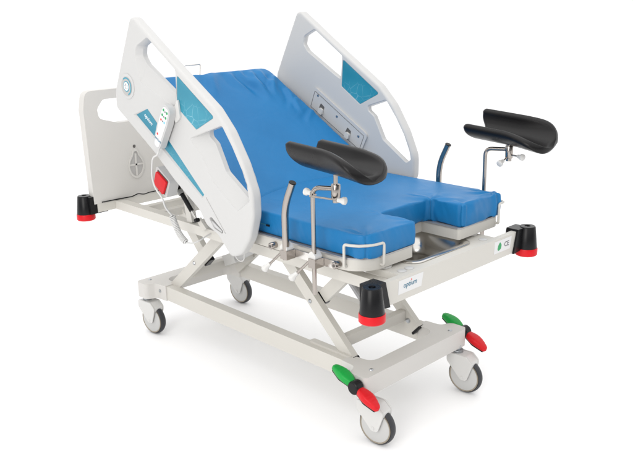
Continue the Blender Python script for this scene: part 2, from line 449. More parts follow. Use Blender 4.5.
# -- corner bumpers
def bumper(sx, sy):
    cx, cy = sx*.990, sy*.500
    b = bm_new()
    add_lathe(b, [(0, .746), (.013, .746), (.013, .7595), (.0315, .7595), (.0345, .756), (.0445, .669), (.0445, .664), (0, .664)], (cx, cy, 0), n=36)
    p = obj('corner_bumper', b, M['black'], bed, smooth=40)
    b = bm_new()
    # hollow shoe that holds the end of the bar, its lower edge cut at a slant
    Y = lambda q: cy - sy*q
    add_prism(b, [V((Y(.0), .757)), V((Y(.072), .757)), V((Y(.098), .6555 if sx > 0 else .668)), V((Y(.0), .667))], cx-sx*.058, cx+sx*.0, 'yz')
    obj('bar_shoe', b, M['black'], p, bevel=.004)
    b = bm_new(); add_lathe(b, [(0, .6645), (.046, .6645), (.0475, .661), (.0475, .636), (.044, .632), (0, .632)], (cx, cy, 0), n=36)
    obj('red_ring', b, M['red'], p, smooth=40)
for sx in (1, -1):
    for sy in (-1, 1): bumper(sx, sy)

# -- platform that carries the mattress
PL = [(.02, -.436), (.884, -.436, .115), (.884, -.142, .012), (.700, -.142), (.700, .142), (.890, .142, .012), (.890, .446, .05), (.02, .446)]
plat = fillet(PL, 9)
b = bm_new(); add_prism(b, plat, .757, .800); pf = obj('mattress_platform', b, M['paint'], bed, bevel=.004, seg=2)
b = bm_new(); add_prism(b, inset(plat, -.002), .8004, .8064); obj('edge_trim', b, M['trim'], pf, bevel=.0015, seg=2)
for x, y in ((.850, -.278), (.850, .278)):
    b = bm_new(); add_lathe(b, [(0, .7572), (.008, .7572), (.008, .7535), (0, .7535)], (x, y, 0), n=16); obj('roller_bolt', b, M['bolt'], pf)
    b = bm_new(); add_lathe(b, [(0, .7535), (.027, .7535), (.031, .751), (.031, .7445), (.029, .7437), (0, .7437)], (x, y, 0), n=28); obj('roller', b, M['white'], pf, smooth=50)
b = bm_new()
th = math.radians(28.5)
def backp(s, y, t): return None
add_bar(b, (.0, 0, .893), (-.62, 0, 1.232), .80, .02)
obj('backrest_panel', b, M['paint'], bed, bevel=.004)
for s in (-1, 1):
    b = bm_new(); add_bar(b, (.0, s*.335, .862), (-.55, s*.335, 1.163), .03, .04); obj('backrest_beam', b, M['paint'], bed, bevel=.004)
    b = bm_new(); add_bar(b, (-.335, s*.335, 1.025), (-.28, s*.335, .7165), .03, .04); obj('backrest_strut', b, M['paint'], bed, bevel=.004)

# tray frame round the basin
b = bm_new()
add_prism(b, rect(.6415, .9535, -.3095, .3095, .012), .7165, .7435, hole=[rect(.652, .919, -.183, .183, .05)])
obj('basin_tray', b, M['paint'], bed, bevel=.003, seg=2)
for y in (-.272, -.230, .250):
    b = bm_new(); add_lathe(b, [(0, .7485), (.013, .7485), (.0175, .746), (.0175, .7437), (0, .7437)], (.934, y, 0), n=24)
    obj('cover_cap', b, M['abs'], fbar, smooth=50)

# -- wire hoops that keep the mattress in place
def hoop(pts, r=.0052, rad=.018):
    b = bm_new(); add_tube(b, smooth_path(pts, rad), r, 12); return obj('mattress_retainer', b, M['paint'], bed, smooth=60)
def corner_hoop(s):
    # bent over the rounded foot corner, standing in front of the mattress
    a = (.805, s*.4435); c = (.897, s*.330)
    q = [(a[0], a[1], .768), (a[0], a[1], .862)]
    arc = [(.805, .4435, .860), (.832, .440, .860), (.860, .424, .860), (.882, .398, .860), (.894, .366, .860), (.897, .330, .860)]
    if s > 0:                                       # the far corner of the mattress is squarer
        c = (.9035, .408); a = (.805, .4535); arc = [(.805, .4535, .860), (.86, .4535, .860), (.890, .4515, .860), (.900, .445, .860), (.9035, .432, .860), (.9035, .408, .860)]
    up = [V((x, s*y, z)) for x, y, z in arc]
    path = [V((a[0], a[1], .768)), V((a[0], a[1], .842))]
    p = smooth_path([V((a[0], a[1]-s*.012, .774)), V((a[0], a[1], .774)), up[0], up[1]], .012)[:-1]+up[1:-1]+smooth_path([up[-2], up[-1], V((c[0], c[1], .774)), V((c[0]-.016, c[1], .774))], .012)[1:]
    b = bm_new(); add_tube(b, p, .0055, 12); obj('mattress_retainer', b, M['paint'], bed, smooth=60)
corner_hoop(-1); corner_hoop(1)
b = bm_new(); add_tube(b, smooth_path([(-.57, -.12, 1.28), (-.602, -.10, 1.405), (-.602, .003, 1.406), (-.575, -.035, 1.28)], .012), .0036, 10)
obj('mattress_retainer', b, M['steel'], bed, smooth=60)

# -- headboard
HB = fillet([(-.478, .7175), (.478, .7175), (.487, 1.20, .03), (.470, 1.292, .04), (-.470, 1.292, .04), (-.487, 1.20, .03)], 6)
HH = fillet([(-.405, 1.150, .03), (-.412, 1.20, .03), (-.375, 1.245, .03), (.375, 1.245, .03), (.412, 1.20, .03), (.405, 1.150, .03), (.30, 1.118, .03), (-.30, 1.118, .03)], 6)
b = bm_new(); add_prism(b, HB, -.976, -.929, 'yz', hole=[HH])
hb = obj('headboard', b, M['warm'], bed, bevel=.011, seg=3)
# drop-shaped emblem with cross bars; its opening and the hole above are painted shade
def drop(s, cy=-.216, cz=.885, n=28):
    pts = []
    for k in range(n):
        a = 2*PI*k/n; r = 1
        pts.append(V((cy+s*.048*math.sin(a)*(1-.45*max(0, math.cos(a))**1.5), cz+s*(.072*math.cos(a)+(.016 if math.cos(a) > .9 else 0)))))
    return pts
b = bm_new(); add_prism(b, drop(1.0), -.9285, -.9235, 'yz', hole=[drop(.84)])
add_box(b, -.9285, -.925, -.221, -.211, .826, .945); add_box(b, -.9285, -.925, -.256, -.176, .882, .891)
dr = obj('drop_emblem', b, M['warm'], hb, bevel=.001, seg=2)
b = bm_new(); add_prism(b, drop(.84), -.9288, -.9278, 'yz'); obj('emblem_shade', b, M['recess'], dr)
b = bm_new(); add_lathe(b, [(0, .0012), (.0085, .0012), (.0085, 0)], (-.929, -.218, .984), (1, 0, 0), n=20); obj('hole_shade', b, M['dark'], hb)
b = bm_new(); add_tube(b, smooth_path([(-.921, -.44, .724), (-.92, -.34, .723), (-.915, -.26, .722), (-.905, -.235, .735), (-.90, -.20, .724), (-.915, -.16, .726), (-.92, -.06, .724), (-.92, .1, .724)], .03), .003, 10)
obj('power_cable', b, M['black'], bed, smooth=60)

# -- side rails
RAIL = [(-.376, 1.662, .032), (-.500, 1.432, .05), (-.556, 1.325, .05), (-.560, 1.248, .03), (-.271, 1.070, .2), (-.137, .970, .3), (.035, .866, .06), (.080, .806, .06),
        (.150, .783, .05), (.236, .702, .028), (.300, .722, .10), (.360, .80, .12), (.392, .90, .12), (.392, .99, .12), (.340, 1.104, .2), (.262, 1.222, .15), (.180, 1.304, .10), (-.080, 1.468, 1.0)]
H1O = [(-.258, 1.566, .02), (-.345, 1.527, .025), (-.358, 1.485, .03), (-.335, 1.382, .02), (-.100, 1.292, .008), (-.070, 1.322, .008), (-.069, 1.441, .016)]
H1I = [(-.256, 1.560, .018), (-.330, 1.526, .022), (-.338, 1.488, .026), (-.308, 1.452, .02), (-.112, 1.342, .006), (-.076, 1.325, .006), (-.067, 1.437, .014)]
H2O = [(.222, 1.240, .016), (.006, 1.166, .006), (.052, 1.132, .03), (.086, 1.100, .03), (.149, 1.004, .04), (.298, .910, .006), (.371, .962, .006), (.354, 1.046, .06), (.280, 1.164, .06)]
H2I = [(.220, 1.240, .014), (.106, 1.203, .010), (.110, 1.182, .010), (.146, 1.158, .02), (.204, 1.050, .03), (.348, .957, .010), (.373, .972, .006), (.356, 1.046, .06), (.281, 1.162, .06)]
STO = [(-.412, 1.230), (-.311, 1.297), (-.285, 1.262), (-.162, 1.152), (.081, .941), (.064, .921), (-.214, 1.104)]
STI = [(-.399, 1.230), (-.307, 1.263), (-.281, 1.242), (-.168, 1.148), (.076, .940), (.064, .927), (-.209, 1.110)]
WIN = [(-.058, 1.420, .006), (.178, 1.268, .008), (.054, 1.208, .006), (-.070, 1.288, .008)]
GRV = [(.090, .929), (.0955, .933), (.214, .800), (.209, .796)]
SLO = [(.104, .846, .010), (.122, .852, .010), (.160, .828, .02), (.196, .806, .006), (.190, .792, .006), (.134, .806, .02)]
G1 = [(-.250, 1.256, .004), (-.285, 1.172, .004), (.057, .982, .004), (.090, 1.056, .004)]
BKT = [(-.255, 1.278, .02), (-.305, 1.165, .02), (.060, .960, .02), (.112, 1.062, .02)]

def side_rail(s):
    yo, yi = s*.518, s*.468                       # outer and inner face
    T = yo-yi                                     # signed thickness
    P = fillet(RAIL, 8)
    if area(P) < 0: P = P[::-1]
    b = bm_new()
    ring = lambda pts, y: [b.verts.new(V((p.x, y, p.y))) for p in pts]
    def strip(a, c):
        n = len(a)
        for i in range(n): b.faces.new((a[i], a[(i+1) % n], c[(i+1) % n], c[i]))
    # rounded rim from the outer face to the inner face
    rad = .013; rr = []
    for k in range(5):
        a = PI/2*k/4; rr.append((inset(P, rad*(1-math.sin(a))), yo-s*rad*(1-math.cos(a))))
    for k in range(5):
        a = PI/2*k/4; rr.append((inset(P, rad*(1-math.cos(a))), yi+s*rad*(1-math.sin(a))))
    rings = [ring(p, y) for p, y in rr]
    for a, c in zip(rings, rings[1:]): strip(a, c)
    outer_loops = [(rr[0][0], rings[0])]; inner_loops = [(rr[-1][0], rings[-1])]
    # through openings: scooped on the outer side
    for O, I in ((H1O, H1I), (H2O, H2I)):
        o = fillet(O, 5); i_ = fillet(I, 5)
        lv = [(inset(o, -.003), yo), (inset(o, .0), yo-s*.003), (i_, yo-s*.026), (i_, yi+s*.004), (inset(i_, -.004), yi)]
        rs = [ring(p, y) for p, y in lv]
        for a, c in zip(rs, rs[1:]): strip(a, c)
        outer_loops.append((lv[0][0], rs[0])); inner_loops.append((lv[-1][0], rs[-1]))
    # shallow recesses with a floor
    def recess(pts_o, pts_i, depth, face):
        y0 = yo if face == 'o' else yi; d = -s*depth if face == 'o' else s*depth
        a = ring(pts_o, y0); c = ring(pts_i, y0+d); strip(a, c); b.faces.new(c)
        (outer_loops if face == 'o' else inner_loops).append((pts_o, a))
    recess(fillet(STO), fillet(STI), .007, 'o')
    w = fillet(WIN, 4); recess(inset(w, -.002), w, .002, 'o'); recess(inset(w, -.002), w, .002, 'i')
    gv = fillet(GRV); recess(gv, inset(gv, .001), .003, 'o')
    sl = fillet(SLO, 4); recess(sl, inset(sl, .002), .018, 'o')
    for loops in (outer_loops, inner_loops):
        tri = tessellate_polygon([[V((p.x, p.y, 0)) for p in l[0]] for l in loops])
        fv = [v for l in loops for v in l[1]]
        for t in tri:
            try: b.faces.new([fv[i] for i in t])
            except ValueError: pass
    r = obj('side_rail', b, M['abs'], bed, smooth=32)
    w_ = r.modifiers.new('wn', 'WEIGHTED_NORMAL'); w_.keep_sharp = True
    # printed films
    for y0, d in ((yo, -s), (yi, s)):
        b = bm_new(); add_prism(b, inset(fillet(WIN, 4), .0006), y0+d*.0016, y0+d*.0008, 'xz'); obj('window_film', b, M['teal'], r)
    b = bm_new(); add_prism(b, inset(fillet(STI), .0008), yo-s*.0066, yo-s*.0058, 'xz'); sp = obj('stripe_film', b, M['teal'], r)
    d = V((.80, 0, -.60)); u = V((.60, 0, .80))
    if s > 0: d = -d
    obj('lettering', text_bm('optium', .024, (-.303, yo-s*.0052, 1.217), d, u if s < 0 else -u, .0008, .15), M['inkwhite'], sp)
    # round emblem
    c = (-.443, 0, 1.352); cen = lambda y: (c[0], y, c[2])
    b = bm_new(); add_lathe(b, [(.0, 0), (.056, 0), (.056, .0025), (.050, .004), (.0, .004)], cen(yo), (0, s, 0), n=40); em = obj('emblem_boss', b, M['abs'], r, smooth=40)
    b = bm_new(); add_lathe(b, [(.0, .0042), (.042, .0042), (.042, .0058), (0, .0058)], cen(yo), (0, s, 0), n=40); obj('emblem_disc', b, M['recess'], em)
    b = bm_new(); k0 = 14; N = 40
    arc = [V((c[0]+.040*math.cos(a), c[2]+.040*math.sin(a))) for a in [math.radians(125-q*6) for q in range(N-6)]]
    arc2 = [V((c[0]+.034*math.cos(a), c[2]+.034*math.sin(a))) for a in [math.radians(125-q*6) for q in range(N-6)]]
    add_prism(b, arc+arc2[::-1], yo+s*.0059, yo+s*.0064, 'xz'); obj('emblem_arc', b, M['tealflat'], em)
    b = bm_new(); add_lathe(b, [(0, .0060), (.0235, .0060), (.0235, .0068), (0, .0068)], cen(yo), (0, s, 0), n=32); obj('emblem_ring', b, M['tealflat'], em)
    b = bm_new(); add_lathe(b, [(0, .0069), (.019, .0069), (.019, .0074), (0, .0074)], cen(yo), (0, s, 0), n=32); obj('emblem_centre', b, M['inkwhite'], em)
    b = bm_new()
    for q in range(5):
        a = math.radians(90+72*q); add_lathe(b, [(0, .0076), (.0035, .0076), (.0035, .0075)], (c[0]+.009*math.cos(a), yo, c[2]+.009*math.sin(a)), (0, s, 0), n=10)
    obj('emblem_dots', b, M['inkgrey'], em)
    # mounting plate on the inner face, with screws and two catches
    B = fillet(BKT, 5); b = bm_new(); add_prism(b, B, yi-s*.010, yi-s*.0002, 'xz'); bp = obj('mounting_plate', b, M['abs'], r, bevel=.006)
    b = bm_new(); add_prism(b, fillet(G1, 4), yi-s*.0108, yi-s*.0101, 'xz', hole=[inset(fillet(G1, 4), .0022)]); obj('groove_shade', b, M['dark'], bp)  # dark ring lying on the plate stands for groove shade
    for x, z in ((-.228, 1.232), (-.095, 1.136), (.052, 1.050)):
        b = bm_new(); add_lathe(b, [(0, .0125), (.004, .0125), (.007, .0112), (.007, .0101)], (x, yi, z), (0, -s, 0), n=16); obj('screw', b, M['bolt'], bp)
    for x, z in ((-.205, 1.158), (-.020, 1.052)):
        b = bm_new(); add_prism(b, fillet([(x-.022, z+.004, .004), (x-.002, z+.036, .004), (x+.022, z+.018, .004), (x+.012, z-.018, .004)], 3), yi-s*.0112, yi-s*.0102, 'xz'); cp = obj('catch_shade', b, M['dark'], bp)  # flat dark patch painted as the shade behind each catch
        b = bm_new(); add_prism(b, fillet([(x-.018, z-.010, .006), (x-.006, z+.016, .006), (x+.018, z+.004, .006), (x+.010, z-.024, .006)], 4), yi-s*.024, yi-s*.0113, 'xz'); obj('catch', b, M['white'], bp, bevel=.003)
    # release lever in the slot
    b = bm_new(); add_prism(b, inset(fillet(SLO, 4), .003), yo-s*.0176, yo-s*.0165, 'xz'); obj('slot_shade', b, M['dark'], r)  # dark sheet on the slot floor stands in for its shade
    b = bm_new(); add_prism(b, fillet([(.112, .832, .006), (.120, .834, .006), (.184, .8025, .005), (.182, .796, .005), (.134, .810, .02)], 4), yo-s*.0160, yo-s*.004, 'xz')
    obj('release_lever', b, M['lgrey'], r, bevel=.003)
    return r
for s in (-1, 1): side_rail(s)

# -- backrest release and gas spring under the near side rail
b = bm_new()
hp = [(-.302, 1.010, .014), (-.203, .948, .014), (-.243, .862, .014), (-.330, .926, .014)]
add_prism(b, fillet(hp, 5), -.492, -.44, 'xz'); rl = obj('release_housing', b, M['abs'], bed, bevel=.006)
b = bm_new(); add_prism(b, fillet([(-.292, .992, .004), (-.214, .948, .004), (-.252, .880, .004), (-.318, .926, .004)], 3), -.4938, -.4925, 'xz'); obj('housing_shade', b, M['dark'], rl)  # dark sheet round the paddle, shade of the housing put into colour
b = bm_new(); add_prism(b, fillet([(-.291, .986, .006), (-.217, .944, .006), (-.253, .882, .006), (-.317, .927, .006)], 4), -.504, -.494, 'xz'); obj('release_paddle', b, M['red'], rl, bevel=.003)
b = bm_new(); add_bar(b, (-.25, -.415, .925), (-.25, -.415, 1.06), .04, .05); obj('release_bracket', b, M['paint'], bed, bevel=.004)
b = bm_new(); add_tube(b, [(-.300, -.40, .915), (-.185, -.40, .800)], .011, 16); gs = obj('gas_spring', b, M['black'], bed, smooth=50)
b = bm_new(); add_bar(b, (-.158, -.385, .765), (-.13, -.37, .7165), .012, .03); obj('spring_bracket', b, M['paint'], gs, bevel=.002)
b = bm_new(); add_tube(b, [(-.27, -.40, .882), (-.255, -.40, .866)], .0145, 16); obj('spring_collar', b, M['grey'], gs, smooth=50)
b = bm_new(); add_tube(b, [(-.192, -.40, .807), (-.150, -.40, .763)], .006, 12); obj('piston', b, M['steel'], gs)
for p in ((-.303, -.40, .918), (-.150, -.40, .763)):
    b = bm_new(); add_lathe(b, [(0, -.010), (.009, -.010), (.0105, 0), (.009, .010), (0, .010)], p, (0, 1, 0), n=16)
    obj('spring_end', b, M['black'], gs)
b = bm_new(); add_tube(b, smooth_path([(-.06, -.33, .72), (.0, -.335, .66), (.06, -.34, .60), (.10, -.34, .61), (.11, -.34, .70)], .04), .0026, 10); obj('power_cable', b, M['cable'], bed, smooth=60)

# -- short accessory rail on each long side
def acc_rail(s):
    b = bm_new(); add_box(b, .545, .770, s*.4555-.004, s*.4555+.004, .7625, .7925)
    a = obj('accessory_rail', b, M['steel'], bed, bevel=.002)
    for x in (.425, .775):
        b = bm_new(); add_lathe(b, [(0, .030), (.011, .030), (.0135, .027), (.0135, .0), (0, 0)], (x, s*.4375, .7775), (0, s, 0), n=24)
        e = obj('rail_end', b, M['chrome'], a, smooth=40)
        b = bm_new(); add_lathe(b, [(0, .0312), (.006, .0312), (.006, .0302)], (x, s*.4375, .7775), (0, s, 0), n=6); obj('rail_screw', b, M['dark'], e)
for s in (-1, 1): acc_rail(s)

# ------------------------------------------------------------------ mattresses
def soften(bm, name, voxel, disp, parent=None, smooth_it=6, label=None, cat=None):
    """remesh a block into a soft fine surface and let disp(co, normal) pull the cover about"""
    me = bpy.data.meshes.new(name); bmesh.ops.recalc_face_normals(bm, faces=bm.faces); bm.to_mesh(me); bm.free()
    o = bpy.data.objects.new(name, me); COL.objects.link(o)
    r = o.modifiers.new('r', 'REMESH'); r.mode = 'VOXEL'; r.voxel_size = voxel
    bpy.context.view_layer.update()
    m2 = bpy.data.meshes.new_from_object(o.evaluated_get(bpy.context.evaluated_depsgraph_get()))
    bpy.data.objects.remove(o); bpy.data.meshes.remove(me)
    b = bmesh.new(); b.from_mesh(m2); bpy.data.meshes.remove(m2)
    for _ in range(smooth_it): bmesh.ops.smooth_vert(b, verts=b.verts, factor=.5, use_axis_x=True, use_axis_y=True, use_axis_z=True)
    b.normal_update()
    mv = [disp(v.co, v.normal) for v in b.verts]
    for v, d in zip(b.verts, mv): v.co += d
    for _ in range(1): bmesh.ops.smooth_vert(b, verts=b.verts, factor=.5, use_axis_x=True, use_axis_y=True, use_axis_z=True)
    o = obj(name, b, M['vinyl'], parent, smooth=180)
    if label: tag(o, label, cat)
    return o

def sm(a, b, x):
    t = max(0, min(1, (x-a)/(b-a))); return t*t*(3-2*t)

def xb(y):                                           # where the backrest section meets the seat section
    return .115 + .137*(y/.42)**2 - .0125*(y/.42)

# seat section with the cut-out
ZT, ZB = .903, .807
b = bm_new()
left_edge = [(xb(-.42+.84*k/10)-.165, -.42+.84*k/10) for k in range(11)][::-1]
SP = [(xb(-.42)-.165, -.424)] + [(.888, -.424, .075), (.894, -.146, .012), (.722, -.152, .012), (.724, .158, .012), (.899, .160, .012), (.896, .440, .03)] + [(xb(.42)-.165, .440)] + left_edge[1:-1]
add_prism(b, fillet(SP, 6), ZB, ZT)
def seat_disp(c, n):
    d = V((0, 0, 0))
    if n.z > .3:
        # domed foam, dipping at the edges
        e = min(1, max(0, ((.424 if c.y < 0 else .44)-abs(c.y))/.07)); d.z += .003*(sm(0, 1, e)-1)
        d.z += .0022*noise.noise(V((c.x*5, c.y*5, 2)))
    # slack folds: fans near the outer foot corners and in the cut-out corners
    for cx, cy, a0, amp in ((.87, -.40, 2.2, .0045), (.87, .40, -2.2, .0045), (.735, -.15, 2.6, .0015), (.735, .155, -2.6, .0055), (.89, -.15, .6, .003), (.89, .165, -.6, .0045)):
        dx, dy = c.x-cx, c.y-cy; r = math.hypot(dx, dy)
        if r < .16:
            a = math.atan2(dy, dx)
            d += n*amp*math.sin(a*5.5+a0+noise.noise(V((c.x*14, c.y*14, c.z*14)))*1.6)*sm(.16, .03, r)
    if abs(n.z) < .7:
        # vertical slack on the side walls and bulging foam
        q = (c.z-ZB)/(ZT-ZB); d += n*.0035*math.sin(PI*max(0, min(1, q)))
        t = c.x if abs(n.y) > abs(n.x) else c.y
        d += n*.0028*noise.noise(V((t*16, c.z*5, 7+round(n.y)*3)))
        d += n*.0016*noise.noise(V((t*45+c.z*22, c.z*9, 3)))
    return d
seat = soften(b, 'seat_mattress', .005, seat_disp, None, 2, 'flat blue seat mattress with square cut-out at its foot end, lying on the platform', 'mattress')

b = bm_new(); add_tube(b, [(.10, -.4265, .846), (.24, -.4275, .846), (.375, -.4275, .845)], .0028, 8); zp = obj('zip', b, M['ink'], seat, smooth=60)
b = bm_new(); add_box(b, .366, .384, -.4335, -.4285, .842, .849); obj('zip_pull', b, M['black'], zp, bevel=.001, seg=2)

# backrest section, raised
TX, TZ = -.572, 1.366
def back_pt(s, y, t):
    x0 = xb(y); x = x0+(TX-x0)*s
    z = .900+(TZ-.900)*s - .030*math.sin(PI*min(1, s*1.05))*math.cos(PI/2*min(1, abs(y)/.5))**1 + .010*math.sin(PI*s)
    k = 1
    dx = -math.sin(th)*k; dz = -(math.cos(th)*k+(1-k))
    t = min(t, max(.024, (z-.880)/(-dz)))             # the lower end lies on the seat section
    return V((x+dx*t, y, z+dz*t))
NU, NV = 46, 40
b = bm_new()
ys = [-.422+.844*j/NV for j in range(NV+1)]
top = [[b.verts.new(back_pt(i/NU, y, 0)) for y in ys] for i in range(NU+1)]
bot = [[b.verts.new(back_pt(i/NU, y, .088)) for y in ys] for i in range(NU+1)]
for i in range(NU):
    for j in range(NV):
        b.faces.new((top[i][j], top[i+1][j], top[i+1][j+1], top[i][j+1])); b.faces.new((bot[i][j], bot[i][j+1], bot[i+1][j+1], bot[i+1][j]))
for j in range(NV):
    b.faces.new((top[0][j], top[0][j+1], bot[0][j+1], bot[0][j])); b.faces.new((top[NU][j+1], top[NU][j], bot[NU][j], bot[NU][j+1]))
for i in range(NU):
    b.faces.new((top[i+1][0], top[i][0], bot[i][0], bot[i+1][0])); b.faces.new((top[i][NV], top[i+1][NV], bot[i+1][NV], bot[i][NV]))
# the far upper corner is rounded off; creases run down from the top edge
CR = [(.965, .285, .70, .235, .0085, .020), (.985, .22, .80, .235, .007, .016), (.985, .05, .80, -.07, .0075, .020), (.97, .34, .80, .33, .006, .014), (.90, .385, .72, .30, .006, .014),
      (.76, .40, .60, .31, .005, .013), (.97, .15, .82, .14, .004, .018), (.55, .405, .45, .33, .004, .012), (.66, .40, .56, .33, .004, .011)]
def back_disp(c, n):
    d = V((0, 0, 0)); s = (c.x-.18)/(TX-.18); y = c.y
    # round the corners of the cover at its head end
    for sg in (-1, 1):
        cy = sg*.422; ds = (1-s)*.95; dy = abs(y-cy)
        R = .085
        if ds < R and dy < R:
            ax, ay = R-ds, R-dy; h = math.hypot(ax, ay)
            if h > R: d += V((math.cos(th)*(h-R)*ax/h, -sg*(h-R)*ay/h, -math.sin(th)*(h-R)*ax/h))
    if n.z > .25:
        for s0, y0, s1, y1, amp, w in CR:
            ux, uy = (s1-s0)*.95, y1-y0; L = math.hypot(ux, uy); ux /= L; uy /= L
            px, py = (s-s0)*.95, y-y0; along = (px*ux+py*uy)/L; across = px*uy-py*ux + .012*math.sin(along*4+s0*20)
            if -.15 < along < 1.1:
                env = (.35+.65*sm(.0, .07, 1-s))*sm(-.12, .1, along)*sm(1.08, .45, along)
                w *= 1.4; q = across/w
                d += n*2.1*amp*env*(math.exp(-q*q)-.75*math.exp(-((across+w*1.5)/w)**2))
        d += n*.0022*noise.noise(V((s*6, y*6, 1)))
        d += n*.004*(sm(0, .05, .422-abs(y))-1)
    else:
        d += n*.002*noise.noise(V((c.x*20, c.y*20, c.z*20)))
    return d
back = soften(b, 'backrest_mattress', .008, back_disp, None, 5, 'blue backrest mattress raised at a slant between the two white side rails', 'mattress')

# ------------------------------------------------------------------ basin
bas = bm_new()
lv = [(rect(.622, .932, -.197, .197, .055, 8), .7445), (rect(.622, .932, -.197, .197, .055, 8), .7475), (rect(.626, .928, -.193, .193, .053, 8), .7490), (rect(.646, .908, -.173, .173, .052, 8), .7483), (rect(.652, .902, -.167, .167, .05, 8), .743),
      (rect(.664, .888, -.155, .155, .05, 8), .690), (rect(.674, .876, -.145, .145, .045, 8), .668), (rect(.696, .852, -.123, .123, .03, 8), .660)]
rs = [[bas.verts.new(V((p.x, p.y, z))) for p in l] for l, z in lv]
for a, c in zip(rs, rs[1:]):
    n = len(a)
    for i in range(n): bas.faces.new((a[i], a[(i+1) % n], c[(i+1) % n], c[i]))
bas.faces.new(rs[-1])
bo = obj('basin', bas, M['steel'], None, smooth=50)
tag(bo, 'stainless steel basin with rounded corners set in the tray under the cut-out', 'basin')
sol = bo.modifiers.new('sheet', 'SOLIDIFY'); sol.thickness = .0012; sol.offset = -1

# ------------------------------------------------------------------ leg supports
def leg_support(label, s, xr, yr, elbow_z, coup, pc, yaw, roll, pitch, knobs):
    t = thing('leg_support', label, 'leg support', (xr, yr, .64), 'padded leg supports clamped to the bed sides')
    # upright rod, bent over toward the coupling
    b = bm_new(); add_tube(b, smooth_path([(xr, yr, .655), (xr, yr, elbow_z), (coup[0], coup[1], elbow_z+.004)], .03, 8), .0088, 18)
    obj('support_rod', b, M['chrome'], t, smooth=50)
    # coupling and pin below the pad
    b = bm_new(); add_lathe(b, [(0, -.034), (.0155, -.034), (.017, -.032), (.017, .018), (.0155, .020), (0, .020)], (coup[0], coup[1], elbow_z), n=28)
    add_lathe(b, [(0, -.046), (.012, -.046), (.012, -.034), (0, -.034)], (coup[0], coup[1], elbow_z), n=20)
    add_tube(b, [(coup[0], coup[1], elbow_z), (coup[0], coup[1], pc[2]-.085)], .008, 16)
    obj('coupling', b, M['chrome'], t, smooth=50)
    for kind, a, c in knobs:
        b = bm_new(); a = V(a); c = V(c); ax = (c-a).normalized(); L = (c-a).length
        add_tube(b, [a, c], .0036, 10); obj('knob_pin', b, M['chrome'], t, smooth=50)
        b = bm_new(); add_lathe(b, [(0, L-.004), (.008, L-.003), (.0095, L+.010), (.014, L+.018), (.014, L+.027), (.010, L+.030), (0, L+.031)], a, ax, n=20)
        obj('knob', b, M['white'], t, smooth=50)
    # trough-shaped pad
    Lh, A, rad = .190, .124, .078
    m = Matrix.Translation(pc) @ Matrix.Rotation(yaw, 4, 'Z') @ Matrix.Rotation(pitch, 4, 'Y') @ Matrix.Rotation(roll, 4, 'X')
    nu, nv = 56, 40; b = bm_new()
    def surf(u, v, off):
        # u along the trough (-1 head .. 1 foot), v across (-1..1), width narrowing at the rounded ends
        x = u*Lh
        we = 1.0
        if u > .35: we = math.sqrt(max(0, 1-((u-.35)/.65)**3.4))
        if u < -.90: we = 1-.10*((-u-.90)/.10)**2
        w = A*(.02+.98*we)
        arc = v*w
        flare = .5*sm(.0, 1, u)                      # the foot end opens out
        r = rad*(1+flare*.8)
        ang = arc/r
        mx = 1.50
        if abs(ang) > mx:                             # walls run on straight above the curve
            ex = (abs(ang)-mx)*r; sg = 1 if ang > 0 else -1
            y = sg*(math.sin(mx)*r+math.cos(mx)*ex); z = -math.cos(mx)*r+math.sin(mx)*ex
            nn = V((0, -math.sin(mx)*sg, math.cos(mx)))
        else:
            y = math.sin(ang)*r; z = -math.cos(ang)*r; nn = V((0, -math.sin(ang), math.cos(ang)))
        z += rad*flare*.78 - .004*sm(.2, 1, u)
        p = V((x + (.045*max(0, 1-(v/.78)**2)**2*max(0, -u)**1.5 if u < 0 else 0), y, z))
        return p+nn*off
    # closed cushion: its rim is a rounded bead
    rim = 8; th_ = .0165
    up = [[None]*(nv+1) for _ in range(nu+1)]; dn = [[None]*(nv+1) for _ in range(nu+1)]
    for i in range(nu+1):
        u = -1+2*i/nu
        u = math.copysign(abs(u)**.85, u)
        for j in range(nv+1):
            v = -1+2*j/nv; v = math.copysign(abs(v)**.8, v)
            eu = min(1, (1-abs(u))*Lh/.018); ev = min(1, (1-abs(v))*A/.018); e = min(eu, ev)
            k = math.sqrt(max(0, 1-(1-e)**2))
            up[i][j] = b.verts.new(surf(u, v, th_*k)); dn[i][j] = b.verts.new(surf(u, v, -th_*k))
    for i in range(nu):
        for j in range(nv):
            b.faces.new((up[i][j], up[i+1][j], up[i+1][j+1], up[i][j+1])); b.faces.new((dn[i][j], dn[i][j+1], dn[i+1][j+1], dn[i+1][j]))
    bmesh.ops.remove_doubles(b, verts=b.verts, dist=.0004)
    bmesh.ops.transform(b, matrix=m, verts=b.verts)
    obj('pad', b, M['blackpad'], t, smooth=70)
    # clamp on the side rail
    clamp(t, xr, s, .013)
    return t

def clamp(t, x, s, rr):
    yr = s*.478
    b = bm_new(); add_box(b, x-.018, x+.018, min(s*.4605, s*.506), max(s*.4605, s*.506), .760, .795); obj('clamp', b, M['chrome'], t, bevel=.004)
    b = bm_new(); add_prism(b, fillet([(x-.020, .785, .006), (x-.026, .806, .008), (x-.004, .826, .008), (x+.016, .806, .008), (x+.012, .785, .006)], 4), s*.484-.017, s*.484+.017, 'xz'); obj('clamp_cap', b, M['white'], t, bevel=.005)
    a = V((x-.018, s*.500, .782)); c = V((x-.058, s*.535, .730))
    b = bm_new(); add_tube(b, [a, c], .0052, 12); obj('clamp_handle', b, M['chrome'], t, smooth=50)
    ax = (c-a).normalized(); L = (c-a).length
    b = bm_new(); add_lathe(b, [(0, L-.012), (.008, L-.011), (.0095, L+.004), (.0145, L+.014), (.0145, L+.021), (.010, L+.027), (0, L+.029)], a, ax, n=20); obj('handle_knob', b, M['white'], t, smooth=50)

